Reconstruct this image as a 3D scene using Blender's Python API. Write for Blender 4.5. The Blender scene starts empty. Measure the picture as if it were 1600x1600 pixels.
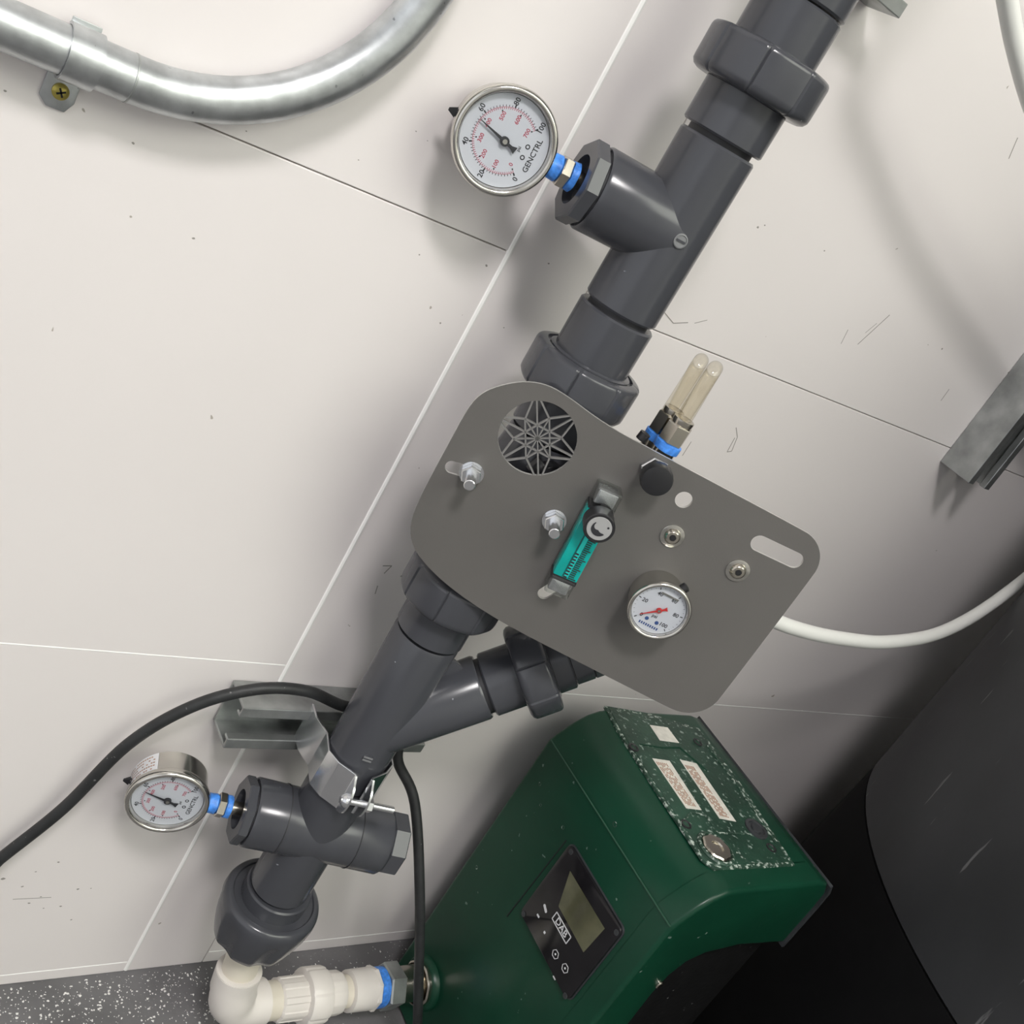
import bpy, bmesh, math, random
from math import sin, cos, pi, radians, sqrt, atan2, hypot
from mathutils import Vector, Matrix
random.seed(7)
SC = bpy.context.scene
COL = SC.collection
V = Vector

# ------------------------------------------------------------------ camera
# world: x along the wall, y into the wall (wall face at y = 0), z up, metres
FPX = 1650.0
RX = (0.76126145, 0.16138743, 0.62804069)
RY = (-0.44021846, -0.58251703, 0.68328736)
RZ = (0.47611839, -0.79663543, -0.37240203)
CAM = V((0.0, -0.558, 0.82685))
cd = bpy.data.cameras.new('camera')
cam = bpy.data.objects.new('camera', cd)
COL.objects.link(cam)
cd.sensor_width = 36.0
cd.lens = FPX / 1600.0 * 36.0
cd.clip_start = 0.01
cam.matrix_world = Matrix(((RX[0], -RX[1], -RX[2], CAM[0]), (RY[0], -RY[1], -RY[2], CAM[1]), (RZ[0], -RZ[1], -RZ[2], CAM[2]), (0, 0, 0, 1)))
SC.camera = cam

# ------------------------------------------------------------------ light / exposure
w = bpy.data.worlds.new('world'); SC.world = w; w.use_nodes = True
w.node_tree.nodes['Background'].inputs[0].default_value = (0.95, 0.97, 1.0, 1)
w.node_tree.nodes['Background'].inputs[1].default_value = 1.0
SC.view_settings.view_transform = 'Standard'
SC.view_settings.look = 'None'
SC.view_settings.gamma = 1.0
SC.view_settings.use_curve_mapping = False
SC.view_settings.exposure = 0.0
LAMPS = [((-0.32, -1.1, 2.12), 0.34, 0.34, 80.0, (1.0, 0.968, 0.955)),
         ((0.92, -1.98, 2.12), 1.7, 1.5, 5.6, (0.98, 1.0, 0.89))]   # place, size, watts-per-area emission, colour; second panel is an added unseen fill light

# ------------------------------------------------------------------ survey helpers (photo pixel -> point on a known plane)
def ray(px, py):
    a, b, c = px - 800.0, py - 800.0, FPX
    return V((RX[0]*a + RX[1]*b + RX[2]*c, RY[0]*a + RY[1]*b + RY[2]*c, RZ[0]*a + RZ[1]*b + RZ[2]*c)).normalized()
def aty(px, py, y):
    r = ray(px, py); return CAM + r * ((y - CAM[1]) / r[1])
def atz(px, py, z):
    r = ray(px, py); return CAM + r * ((z - CAM[2]) / r[2])
def atx(px, py, x):
    r = ray(px, py); return CAM + r * ((x - CAM[0]) / r[0])

# ------------------------------------------------------------------ materials
def mat(name, col, rough=0.5, metal=0.0, var=0.0, vscale=20.0, bump=0.0, bscale=200.0, spec=0.5, coat=0.0, col2=None, stretch=None):
    m = bpy.data.materials.new(name); m.use_nodes = True
    nt = m.node_tree; b = nt.nodes['Principled BSDF']
    b.inputs['Base Color'].default_value = (*col, 1)
    b.inputs['Roughness'].default_value = rough
    b.inputs['Metallic'].default_value = metal
    b.inputs['Specular IOR Level'].default_value = spec
    b.inputs['Coat Weight'].default_value = coat
    if var or bump:
        tc = nt.nodes.new('ShaderNodeTexCoord')
        src = tc.outputs['Object']
        if stretch:
            mp = nt.nodes.new('ShaderNodeMapping'); mp.inputs['Scale'].default_value = stretch
            nt.links.new(src, mp.inputs[0]); src = mp.outputs[0]
    if var:
        n = nt.nodes.new('ShaderNodeTexNoise'); n.inputs['Scale'].default_value = vscale; n.inputs['Detail'].default_value = 5
        nt.links.new(src, n.inputs['Vector'])
        r = nt.nodes.new('ShaderNodeValToRGB')
        r.color_ramp.elements[0].position = 0.3; r.color_ramp.elements[1].position = 0.72
        c2 = col2 or tuple(min(1, c * (1 + var)) for c in col)
        r.color_ramp.elements[0].color = (*[c * (1 - var) for c in col], 1) if not col2 else (*col, 1)
        r.color_ramp.elements[1].color = (*c2, 1)
        nt.links.new(n.outputs[0], r.inputs[0]); nt.links.new(r.outputs[0], b.inputs['Base Color'])
    if bump:
        n2 = nt.nodes.new('ShaderNodeTexNoise'); n2.inputs['Scale'].default_value = bscale; n2.inputs['Detail'].default_value = 3
        nt.links.new(src, n2.inputs['Vector'])
        bp = nt.nodes.new('ShaderNodeBump'); bp.inputs['Strength'].default_value = bump; bp.inputs['Distance'].default_value = 0.001
        nt.links.new(n2.outputs[0], bp.inputs['Height']); nt.links.new(bp.outputs[0], b.inputs['Normal'])
    return m

def add_specks(m, col, scale, thresh, soft=0.02, rough=None):
    """sprinkle small marks of another colour over a material's base colour"""
    nt = m.node_tree; b = nt.nodes['Principled BSDF']
    tc = nt.nodes.new('ShaderNodeTexCoord')
    n = nt.nodes.new('ShaderNodeTexNoise'); n.inputs['Scale'].default_value = scale; n.inputs['Detail'].default_value = 2
    nt.links.new(tc.outputs['Object'], n.inputs['Vector'])
    r = nt.nodes.new('ShaderNodeValToRGB')
    r.color_ramp.elements[0].position = thresh; r.color_ramp.elements[1].position = thresh + soft
    r.color_ramp.elements[0].color = (0, 0, 0, 1); r.color_ramp.elements[1].color = (1, 1, 1, 1)
    nt.links.new(n.outputs[0], r.inputs[0])
    mx = nt.nodes.new('ShaderNodeMix'); mx.data_type = 'RGBA'
    inp = b.inputs['Base Color']
    if inp.links:
        nt.links.new(inp.links[0].from_socket, mx.inputs['A'])
    else:
        mx.inputs['A'].default_value = inp.default_value
    mx.inputs['B'].default_value = (*col, 1)
    nt.links.new(r.outputs[0], mx.inputs['Factor'])
    nt.links.new(mx.outputs['Result'], inp)
    return m

def add_scratches(m, col, scale=90.0, stretch=(1, 1, .08), thresh=.68, amount=.5):
    nt = m.node_tree; b = nt.nodes['Principled BSDF']
    tc = nt.nodes.new('ShaderNodeTexCoord'); mp = nt.nodes.new('ShaderNodeMapping')
    mp.inputs['Scale'].default_value = stretch; mp.inputs['Rotation'].default_value = (.2, .3, .4)
    nt.links.new(tc.outputs['Object'], mp.inputs[0])
    n = nt.nodes.new('ShaderNodeTexNoise'); n.inputs['Scale'].default_value = scale; n.inputs['Detail'].default_value = 3
    nt.links.new(mp.outputs[0], n.inputs['Vector'])
    r = nt.nodes.new('ShaderNodeValToRGB')
    r.color_ramp.elements[0].position = thresh; r.color_ramp.elements[1].position = thresh + .03
    r.color_ramp.elements[0].color = (0, 0, 0, 1); r.color_ramp.elements[1].color = (amount, amount, amount, 1)
    nt.links.new(n.outputs[0], r.inputs[0])
    mx = nt.nodes.new('ShaderNodeMix'); mx.data_type = 'RGBA'; inp = b.inputs['Base Color']
    if inp.links: nt.links.new(inp.links[0].from_socket, mx.inputs['A'])
    else: mx.inputs['A'].default_value = inp.default_value
    mx.inputs['B'].default_value = (*col, 1)
    nt.links.new(r.outputs[0], mx.inputs['Factor']); nt.links.new(mx.outputs['Result'], inp)
    return m

def glass_mat(name, tint=(1, 1, 1), gloss=0.08, rough=0.03):
    m = bpy.data.materials.new(name); m.use_nodes = True
    nt = m.node_tree; nt.nodes.clear()
    o = nt.nodes.new('ShaderNodeOutputMaterial'); t = nt.nodes.new('ShaderNodeBsdfTransparent'); g = nt.nodes.new('ShaderNodeBsdfGlossy')
    t.inputs[0].default_value = (*tint, 1); g.inputs['Roughness'].default_value = rough
    f = nt.nodes.new('ShaderNodeLayerWeight'); f.inputs[0].default_value = .5
    pw_ = nt.nodes.new('ShaderNodeMath'); pw_.operation = 'POWER'; pw_.inputs[1].default_value = 5.0
    nt.links.new(f.outputs['Facing'], pw_.inputs[0])
    a = nt.nodes.new('ShaderNodeMath'); a.operation = 'ADD'; a.inputs[1].default_value = gloss
    nt.links.new(pw_.outputs[0], a.inputs[0])
    x = nt.nodes.new('ShaderNodeMixShader')
    nt.links.new(a.outputs[0], x.inputs[0]); nt.links.new(t.outputs[0], x.inputs[1]); nt.links.new(g.outputs[0], x.inputs[2])
    nt.links.new(x.outputs[0], o.inputs[0])
    return m

M = {}
M['tile'] = add_specks(mat('white_wall_tile', (.785, .742, .732), .34, var=.025, vscale=3.0, bump=.05, bscale=30), (.40, .36, .32), 95.0, .765, .012)
M['grout'] = mat('white_grout', (.93, .92, .90), .25)
M['gap'] = mat('tile_joint_dark', (.34, .31, .28), .8)
M['plaster'] = mat('painted_wall', (.82, .82, .79), .7, var=.03)
M['plaster_grey'] = mat('grey_painted_wall', (.50, .50, .49), .8, var=.04)
M['ceil'] = mat('ceiling_paint', (.75, .75, .74), .8, var=.02)
M['floor'] = add_specks(mat('grey_concrete', (.125, .122, .126), .75, var=.25, vscale=14, bump=.5, bscale=120), (.45, .44, .43), 420.0, .70, .03)
M['chip'] = mat('white_plaster_chip', (.72, .71, .69), .8)
M['pvc'] = add_specks(mat('dark_grey_pvc', (.056, .058, .067), .22, var=.12, vscale=30, bump=.05, bscale=45, stretch=(1, 1, .25)), (.26, .27, .29), 160.0, .775, .02)
M['pvc_dark'] = mat('dark_recess', (.012, .012, .014), .6)
M['gap_pvc'] = mat('black_pipe_gap', (.03, .03, .034), .5)
M['panel'] = mat('grey_painted_sheet', (.116, .110, .104), .40, var=.05, vscale=12, bump=.06, bscale=900)
M['edge'] = mat('bare_sheet_edge', (.55, .54, .52), .35, metal=.4)
M['steel'] = mat('polished_stainless', (.62, .60, .56), .18, metal=1.0, var=.06, vscale=40)
M['nickel'] = mat('nickel_plated_brass', (.58, .54, .47), .22, metal=1.0)
M['zinc'] = mat('zinc_plated_steel', (.80, .81, .83), .24, metal=1.0, var=.05, vscale=60)
M['galv'] = add_specks(mat('galvanised_steel', (.50, .52, .53), .36, metal=.9, var=.22, vscale=70, bump=.10, bscale=260), (.27, .28, .29), 220.0, .73, .03)
M['galv_dull'] = mat('dull_galvanised_strut', (.40, .415, .41), .42, metal=.85, var=.25, vscale=45, bump=.1, bscale=200)
M['brass_screw'] = mat('yellow_zinc_screw', (.48, .40, .10), .35, metal=.7, var=.15, vscale=200)
M['black'] = mat('black_plastic', (.016, .016, .018), .35)
M['black_matte'] = mat('black_matte', (.008, .008, .009), .7)
M['dial'] = mat('white_dial', (.56, .56, .61), .5)
M['print_black'] = mat('black_print', (.02, .02, .025), .6)
M['print_red'] = mat('red_print', (.45, .07, .11), .6)
M['print_blue'] = mat('blue_print', (.03, .07, .22), .6)
M['needle_red'] = mat('red_needle', (.55, .03, .03), .4)
M['tape'] = mat('blue_thread_tape', (.06, .25, .82), .4, var=.35, vscale=300, bump=.4, bscale=500)
M['glass'] = glass_mat('dial_glass', (.97, .98, .98), .02)
M['tubing'] = glass_mat('clear_yellowed_tubing', (.965, .945, .89), .05, .08)
M['acrylic'] = glass_mat('clear_acrylic', (.93, .95, .94), .12, .05)
M['teal'] = mat('teal_acrylic', (.0, .36, .33), .18, var=.15, vscale=60, coat=.3)
M['teal_light'] = mat('teal_acrylic_inner', (.02, .50, .46), .2)
M['white_pvc'] = mat('white_pvc_fitting', (.70, .66, .62), .35, var=.05, vscale=30, bump=.05)
M['cream_pvc'] = mat('cream_pvc_pipe', (.66, .61, .52), .4, var=.04, vscale=30)
M['hose'] = mat('white_hose', (.80, .80, .77), .35)
M['cable'] = add_specks(mat('black_rubber_cable', (.018, .019, .02), .5, var=.3, vscale=80, bump=.2, bscale=400), (.16, .16, .16), 260.0, .72, .03)
M['green'] = add_specks(mat('dark_green_plastic', (.0048, .042, .0225), .30, var=.22, vscale=9, bump=.05, bscale=150, spec=.3), (.13, .19, .16), 120.0, .745, .02)
M['green_worn'] = add_specks(mat('worn_green_plastic', (.016, .048, .031), .45, var=.35, vscale=30, bump=.35, bscale=260), (.26, .33, .29), 210.0, .61, .10)
M['green_rim'] = add_specks(mat('scuffed_green_rim', (.02, .055, .036), .5, var=.4, vscale=60, bump=.5, bscale=300), (.42, .48, .43), 280.0, .53, .12)
M['pump_black'] = add_specks(mat('black_pump_base', (.006, .006, .0065), .5, var=.3, vscale=60, bump=.3, bscale=180, spec=.3), (.10, .10, .10), 180.0, .70, .02)
M['green_line'] = mat('green_parting_line', (.030, .085, .055), .4)
M['pvc_light'] = mat('lighter_grey_pvc', (.20, .205, .21), .3)
M['lattice'] = mat('bare_cut_sheet', (.24, .235, .23), .35, metal=.3)
M['rim_dark'] = mat('dark_grey_casing', (.035, .038, .042), .4, var=.2, vscale=50)
M['screen'] = mat('lcd_glass', (.105, .105, .060), .12, var=.35, vscale=35)
M['panel_gloss'] = mat('glossy_black_display', (.011, .010, .012), .14, var=.3, vscale=60)
M['white_print'] = mat('white_print', (.70, .70, .72), .5)
M['sticker'] = mat('paper_sticker', (.66, .64, .58), .6, var=.12, vscale=120)
M['sticker_print'] = mat('sticker_print', (.36, .20, .13), .6, var=.4, vscale=500)
M['tank'] = add_scratches(mat('black_tank_wrap', (.030, .031, .034), .55, var=.3, vscale=6, bump=.12, bscale=50), (.22, .22, .22), 110.0, (1, 1, .12), .68, .5)
M['tank_base'] = mat('shade_black_tank_base', (.004, .004, .0045), .85, var=.2, vscale=20, spec=.15)  # near-black colour also holds the shade below the sleeve
M['grey_disc'] = mat('light_grey_disc', (.34, .34, .34), .3)
M['lampmetal'] = mat('white_lamp_frame', (.8, .8, .8), .5)

# ------------------------------------------------------------------ mesh builder
def frame(axis, hint=None):
    z = V(axis).normalized()
    h = V(hint) if hint is not None else (V((0, 0, 1)) if abs(z.z) < .9 else V((1, 0, 0)))
    x = h.cross(z)
    if x.length < 1e-6: x = V((1, 0, 0)).cross(z)
    x.normalize(); y = z.cross(x)
    return x, y, z
def mtx(origin, x, y, z):
    m = Matrix.Identity(4)
    for i in range(3):
        m[i][0], m[i][1], m[i][2], m[i][3] = x[i], y[i], z[i], origin[i]
    return m

class MB:
    def __init__(s): s.v = []; s.f = []
    def add(s, vs, fs, mx=None):
        o = len(s.v)
        for p in vs:
            p = V(p)
            s.v.append(tuple(mx @ p) if mx is not None else tuple(p))
        s.f += [tuple(i + o for i in f) for f in fs]
        return s
    def lathe(s, prof, origin=(0, 0, 0), axis=(0, 0, 1), seg=48, rmod=None, hint=None, closed=False):
        x, y, z = frame(axis, hint); o = V(origin); vs = []; fs = []; n = len(prof)
        for (t, r) in prof:
            for k in range(seg):
                a = 2*pi*k/seg; rr = r if rmod is None else rmod(r, a, t)
                vs.append(o + z*t + (x*cos(a) + y*sin(a))*rr)
        for i in range(n - 1 if not closed else n):
            j = (i + 1) % n
            for k in range(seg):
                k2 = (k + 1) % seg
                fs.append((i*seg + k, i*seg + k2, j*seg + k2, j*seg + k))
        if not closed:
            fs.append(tuple(range(seg))[::-1]); fs.append(tuple((n-1)*seg + k for k in range(seg)))
        return s.add(vs, fs)
    def cyl(s, a, b, r, seg=24, ch=0.0, r2=None):
        a, b = V(a), V(b); L = (b - a).length; r2 = r if r2 is None else r2
        prof = [(0, r - ch), (ch, r), (L - ch, r2), (L, r2 - ch)] if ch else [(0, r), (L, r2)]
        return s.lathe(prof, a, b - a, seg)
    def hexn(s, a, b, r, ch=0.0, hint=None, n=6, rot=0):
        a, b = V(a), V(b); L = (b - a).length; x, y, z = frame(b - a, hint); vs = []; fs = []
        prof = [(0, r - ch), (ch, r), (L - ch, r), (L, r - ch)] if ch else [(0, r), (L, r)]
        for (t, rr) in prof:
            for k in range(n):
                q = 2*pi*k/n + rot; vs.append(a + z*t + (x*cos(q) + y*sin(q))*rr)
        m = len(prof)
        for i in range(m - 1):
            for k in range(n): fs.append((i*n + k, i*n + (k+1) % n, (i+1)*n + (k+1) % n, (i+1)*n + k))
        fs.append(tuple(range(n))[::-1]); fs.append(tuple((m-1)*n + k for k in range(n)))
        return s.add(vs, fs)
    def box(s, lo, hi, mx=None):
        a, b, c = lo; d, e, f = hi
        vs = [(a,b,c),(d,b,c),(d,e,c),(a,e,c),(a,b,f),(d,b,f),(d,e,f),(a,e,f)]
        return s.add(vs, [(0,3,2,1),(4,5,6,7),(0,1,5,4),(1,2,6,5),(2,3,7,6),(3,0,4,7)], mx)
    def prism(s, poly, h0, h1, mx=None):
        n = len(poly)
        ar = sum(poly[i][0]*poly[(i+1) % n][1] - poly[(i+1) % n][0]*poly[i][1] for i in range(n))
        if ar < 0: poly = poly[::-1]
        vs = [(p[0], p[1], h0) for p in poly] + [(p[0], p[1], h1) for p in poly]
        fs = [tuple(range(n))[::-1], tuple(range(n, 2*n))] + [(i, (i+1) % n, n + (i+1) % n, n + i) for i in range(n)]
        return s.add(vs, fs, mx)
    def bar(s, a, b, wd, h0, h1, mx=None):
        a, b = V((*a, 0)), V((*b, 0)); d = (b - a).normalized(); p = V((-d.y, d.x, 0))*wd/2
        return s.prism([tuple((a+p)[:2]), tuple((b+p)[:2]), tuple((b-p)[:2]), tuple((a-p)[:2])], h0, h1, mx)
    def tube(s, pts, r, seg=14, sub=8, straight=False, radii=None):
        P = [V(p) for p in pts]
        if not straight:
            Q = []
            for i in range(len(P) - 1):
                p0 = P[i-1] if i > 0 else P[0]*2 - P[1]; p1, p2 = P[i], P[i+1]
                p3 = P[i+2] if i + 2 < len(P) else P[-1]*2 - P[-2]
                for k in range(sub):
                    t = k/sub
                    Q.append(.5*((2*p1) + (p2-p0)*t + (2*p0-5*p1+4*p2-p3)*t*t + (3*p1-p0-3*p2+p3)*t**3))
            Q.append(P[-1]); P = Q
        T = []
        for i in range(len(P)):
            d = (P[min(i+1, len(P)-1)] - P[max(i-1, 0)]); T.append(d.normalized())
        x, y, z = frame(T[0]); vs = []; fs = []
        for i, p in enumerate(P):
            x = (x - T[i]*x.dot(T[i])).normalized(); y = T[i].cross(x)
            for k in range(seg):
                a = 2*pi*k/seg; vs.append(p + (x*cos(a) + y*sin(a))*r)
        for i in range(len(P)-1):
            for k in range(seg): fs.append((i*seg+k, i*seg+(k+1) % seg, (i+1)*seg+(k+1) % seg, (i+1)*seg+k))
        fs.append(tuple(range(seg))[::-1]); fs.append(tuple((len(P)-1)*seg+k for k in range(seg)))
        return s.add(vs, fs)
    def text(s, txt, size, mx, align='CENTER', h=0.0001):
        cu = bpy.data.curves.new('t', 'FONT'); cu.body = txt; cu.size = size; cu.align_x = align; cu.align_y = 'CENTER'
        cu.resolution_u = 2; cu.offset = size*.018
        ob = bpy.data.objects.new('t', cu); COL.objects.link(ob)
        dg = bpy.context.evaluated_depsgraph_get()
        me = bpy.data.meshes.new_from_object(ob.evaluated_get(dg))
        s.add([v.co for v in me.vertices], [tuple(p.vertices) for p in me.polygons], mx)
        bpy.data.objects.remove(ob); bpy.data.curves.remove(cu); bpy.data.meshes.remove(me)
        return s
    def build(s, name, m, parent=None, smooth=35, bevel=0.0, bang=30, bseg=2, bsel=None):
        me = bpy.data.meshes.new(name)
        me.from_pydata(s.v, [], s.f); me.update()
        if bevel:
            bm = bmesh.new(); bm.from_mesh(me); bmesh.ops.remove_doubles(bm, verts=bm.verts, dist=1e-6)
            es = [e for e in bm.edges if len(e.link_faces) == 2 and e.calc_face_angle(0) > radians(bang) and (bsel is None or bsel(e))]
            bmesh.ops.bevel(bm, geom=es, offset=bevel, segments=bseg, profile=.5, affect='EDGES', clamp_overlap=True)
            bm.to_mesh(me); bm.free()
        if smooth:
            me.polygons.foreach_set('use_smooth', [True]*len(me.polygons))
            me.set_sharp_from_angle(angle=radians(smooth))
        me.materials.append(M[m] if isinstance(m, str) else m)
        o = bpy.data.objects.new(name, me); COL.objects.link(o)
        if parent is not None: o.parent = parent
        return o

def thing(name, label, cat, mx=None, group=None):
    o = bpy.data.objects.new(name, None); COL.objects.link(o); o.empty_display_size = .02
    if mx is not None: o.matrix_world = mx
    o['label'] = label; o['category'] = cat
    if group: o['group'] = group
    return o
def base(loc): return Matrix.Translation(V(loc))
def structure(o):
    o['kind'] = 'structure'; return o
def copy_tree(o, parent=None):
    c = o.copy(); COL.objects.link(c)
    if parent is not None: c.parent = parent
    for ch in o.children: copy_tree(ch, c)
    return c

def curve_plate(loops, thick, name):
    """filled plate with holes from 2D loops (first = outline); returns verts, faces"""
    cu = bpy.data.curves.new(name, 'CURVE'); cu.dimensions = '2D'; cu.fill_mode = 'BOTH'; cu.extrude = thick/2
    for lp in loops:
        sp = cu.splines.new('POLY'); sp.points.add(len(lp)-1)
        for p, q in zip(sp.points, lp): p.co = (q[0], q[1], 0, 1)
        sp.use_cyclic_u = True
    ob = bpy.data.objects.new(name, cu); COL.objects.link(ob)
    dg = bpy.context.evaluated_depsgraph_get()
    me = bpy.data.meshes.new_from_object(ob.evaluated_get(dg))
    r = ([tuple(v.co) for v in me.vertices], [tuple(p.vertices) for p in me.polygons])
    bpy.data.objects.remove(ob); bpy.data.curves.remove(cu); bpy.data.meshes.remove(me)
    return r
def circle(cx, cy, r, n=48): return [(cx + r*cos(2*pi*k/n), cy + r*sin(2*pi*k/n)) for k in range(n)]
def slot(a, b, r, n=12):
    a, b = V((*a, 0)), V((*b, 0)); d = (b-a).normalized(); an = atan2(d.y, d.x); o = []
    for k in range(n+1): t = an - pi/2 + pi*k/n; o.append((b.x + r*cos(t), b.y + r*sin(t)))
    for k in range(n+1): t = an + pi/2 + pi*k/n; o.append((a.x + r*cos(t), a.y + r*sin(t)))
    return o
def rrect(x0, y0, x1, y1, r, n=6):
    o = []
    for cx, cy, a0 in ((x1-r, y0+r, -pi/2), (x1-r, y1-r, 0), (x0+r, y1-r, pi/2), (x0+r, y0+r, pi)):
        for k in range(n+1): t = a0 + pi/2*k/n; o.append((cx + r*cos(t), cy + r*sin(t)))
    return o

# ------------------------------------------------------------------ the room
FZ = -0.016
XL, XR, YF, ZC = -1.9, 1.86, -2.9, 2.2
structure(MB().box((XL, YF, FZ-.05), (XR, .03, FZ)).build('floor', 'floor', smooth=0))
structure(MB().box((XL, YF, ZC), (XR, .03, ZC+.05)).build('ceiling', 'ceil', smooth=0))
structure(MB().box((XL, YF-.05, FZ), (XR, YF, ZC)).build('wall_front', 'plaster_grey', smooth=0))
structure(MB().box((XR, YF, FZ), (XR+.05, .03, ZC)).build('wall_right', 'plaster', smooth=0))
wall = structure(MB().box((XL, .0022, FZ), (XR, .05, ZC)).build('wall_back', 'gap', smooth=0))
def tile(x0, x1, z0, z1, g=.00035):
    MB().box((x0+g, 0, z0+g), (x1-g, .0025, z1-g)).build('tile', 'tile', wall, smooth=0, bevel=.0006, bseg=2)
SX = .3955
TH = .3555
zl = [FZ, -.003, .3515, .7072, 1.0627, 1.418, 1.774, ZC]
for i in range(len(zl)-1):
    tile(SX-1.2, SX-.0012, zl[i], zl[i+1]); tile(XL, SX-1.2, zl[i], zl[i+1])
zr = [FZ, -.001, .3436, .6950, 1.0505, 1.406, 1.762, ZC]
tile(SX+.0012, .468, FZ, ZC)
for i in range(len(zr)-1):
    tile(.468, SX+1.2, zr[i], zr[i+1]); tile(SX+1.2, XR, zr[i], zr[i+1])
MB().tube([(SX, .0012, FZ+.002), (SX, .0012, .9), (SX, .0012, ZC-.01)], .0025, seg=10, straight=True).build('joint_bead', 'grout', wall)
for (x0_, x1_, z_) in ((XL, SX-.003, .3515), (XL, SX-.003, -.003), (.469, XR, .3436), (.469, XR, -.001)):
    MB().tube([(x0_, .0008, z_), (x1_, .0008, z_)], .0011, seg=8, straight=True).build('joint_bead', 'grout', wall)

def wall_marks():
    mb = MB()
    PM = mtx((0, -.00008, 0), V((1, 0, 0)), V((0, 0, 1)), V((0, -1, 0)))
    for ps, wd in (([(1150, 668), (1152, 683), (1143, 705), (1136, 706), (1148, 684)], .0008), ([(1080, 690), (1066, 712)], .0007), ([(1390, 492), (1340, 538)], .0008), ([(1325, 515), (1314, 537)], .0006),
                   ([(1483, 608), (1470, 626)], .0008), ([(1590, 215), (1576, 248)], .0009), ([(1038, 488), (1052, 505), (1075, 504)], .0007), ([(598, 884), (612, 884), (600, 896)], .0008), ([(586, 928), (590, 915)], .0007),
                   ([(20, 1405), (80, 1402)], .0006), ([(1085, 505), (1105, 500)], .0005), ([(1370, 505), (1352, 520)], .0005)):
        for a_, b_ in zip(ps, ps[1:]):
            A_, B_ = aty(*a_, 0), aty(*b_, 0); mb.bar((A_.x, A_.z), (B_.x, B_.z), wd, 0, .00005, PM)
    for (px, py, r_) in ((91, 1347, .0016), (56, 1362, .001), (35, 1385, .0015), (5, 1373, .002), (122, 1389, .0015), (142, 1388, .001), (64, 1401, .001), (45, 1411, .0014), (95, 1416, .0014), (68, 1419, .0012), (111, 1437, .0012), (760, 415, .0012), (857, 412, .001), (208, 224, .001),
                         (8, 142, .0008), (302, 372, .001), (385, 205, .0007), (1472, 545, .0014), (1184, 355, .0014), (1195, 352, .001), (1288, 392, .001), (627, 900, .0011), (787, 512, .0008), (688, 505, .001), (655, 398, .0008), (560, 250, .0006), (668, 220, .0006), (650, 205, .0006)):
        c_ = aty(px, py, 0); mb.prism([(c_.x + r_*random.uniform(.5, 1.1)*cos(2*pi*k/7), c_.z + r_*.7*random.uniform(.5, 1.1)*sin(2*pi*k/7)) for k in range(7)], 0, .00006, PM)
    return mb
M['mark'] = mat('grey_scuff', (.30, .28, .26), .7)
wall_marks().build('scuff_marks', 'mark', wall, smooth=0)

def emit(name, col, s):
    m = bpy.data.materials.new(name); m.use_nodes = True; nt = m.node_tree; nt.nodes.clear()
    o = nt.nodes.new('ShaderNodeOutputMaterial'); e = nt.nodes.new('ShaderNodeEmission')
    e.inputs[0].default_value = (*col, 1); e.inputs[1].default_value = s; nt.links.new(e.outputs[0], o.inputs[0]); return m
for i, ((lx, ly, lz), sx, sy, st, lc) in enumerate(LAMPS):
    t = thing('ceiling_or_fill_light', ['square ceiling lamp above the conduit', 'wide fill light panel added out of view to brighten the wall'][i], 'lamp', base((lx, ly, ZC)))
    MB().box((-sx/2-.02, -sy/2-.02, -.06), (sx/2+.02, sy/2+.02, 0)).build('housing', 'lampmetal', t, bevel=.004)
    MB().box((-sx/2, -sy/2, -.066), (sx/2, sy/2, -.0602)).build('diffuser', emit('lamp_diffuser', lc, st), t, smooth=0)

# white plaster crumbs on the floor by the wall
mb = MB()
for _ in range(1800):
    px = random.uniform(.05, .72) if random.random() < .3 else random.uniform(.22, .52); d = abs(random.gauss(0, .055)) + .004
    if random.random() < .25: d = random.uniform(.003, .25)
    sz = random.choice([.0003, .0004, .0004, .0005, .0006, .0008, .0011])
    c = V((px, -d, FZ)); vs = []
    for k in range(5):
        a = 2*pi*k/5 + random.random(); vs.append(c + V((cos(a)*sz*random.uniform(.6, 1.5), sin(a)*sz*random.uniform(.6, 1.5), 0)))
    vs.append(c + V((0, 0, sz*.8)))
    mb.add(vs, [(i, (i+1) % 5, 5) for i in range(5)])
o = mb.build('plaster_crumbs', 'chip', smooth=0); o['kind'] = 'stuff'; o['label'] = 'white plaster crumbs scattered on the grey floor'; o['category'] = 'debris'

# ------------------------------------------------------------------ conduit and its strap
CR = .0116; CZ = .7175; CY = -.0128
path = [(-1.0, CY, CZ), (-.3, CY, CZ), (.146, CY, CZ)]
bc = V((.146, CY, CZ+.122))
for k in range(1, 25):
    a = -pi/2 + (pi/2)*k/24; path.append(tuple(bc + V((.122*cos(a), 0, .122*sin(a)))))
path += [(.268, CY, 1.2), (.268, CY, 2.15)]
t = thing('conduit', 'bent galvanised steel conduit fixed along the tiled wall', 'conduit', base((0, 0, 0)))
MB().tube(path, CR, seg=32, straight=True).build('tube', 'galv', t)
MB().lathe([(-.0006, CR), (-.0004, CR+.0003), (.0004, CR+.0003), (.0006, CR)], (.1445, CY, CZ), (1, 0, 0), 32).build('joint_ring', 'galv_dull', t)
t = thing('conduit_strap', 'one-hole galvanised strap with yellow screw clipped over the conduit', 'strap', base((.121, 0, .70)))
sx0, sx1 = -.0075, .0075
def strap_poly():
    o = []; i_ = []
    zc = CZ - .70; r1 = CR + .0018; r0 = CR + .0003
    for k in range(0, 31):
        a = radians(-118 + 236*k/30)
        o.append((CY - r1*cos(a), zc + r1*sin(a))); i_.append((CY - r0*cos(a), zc + r0*sin(a)))
    return o + i_[::-1]
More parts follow.
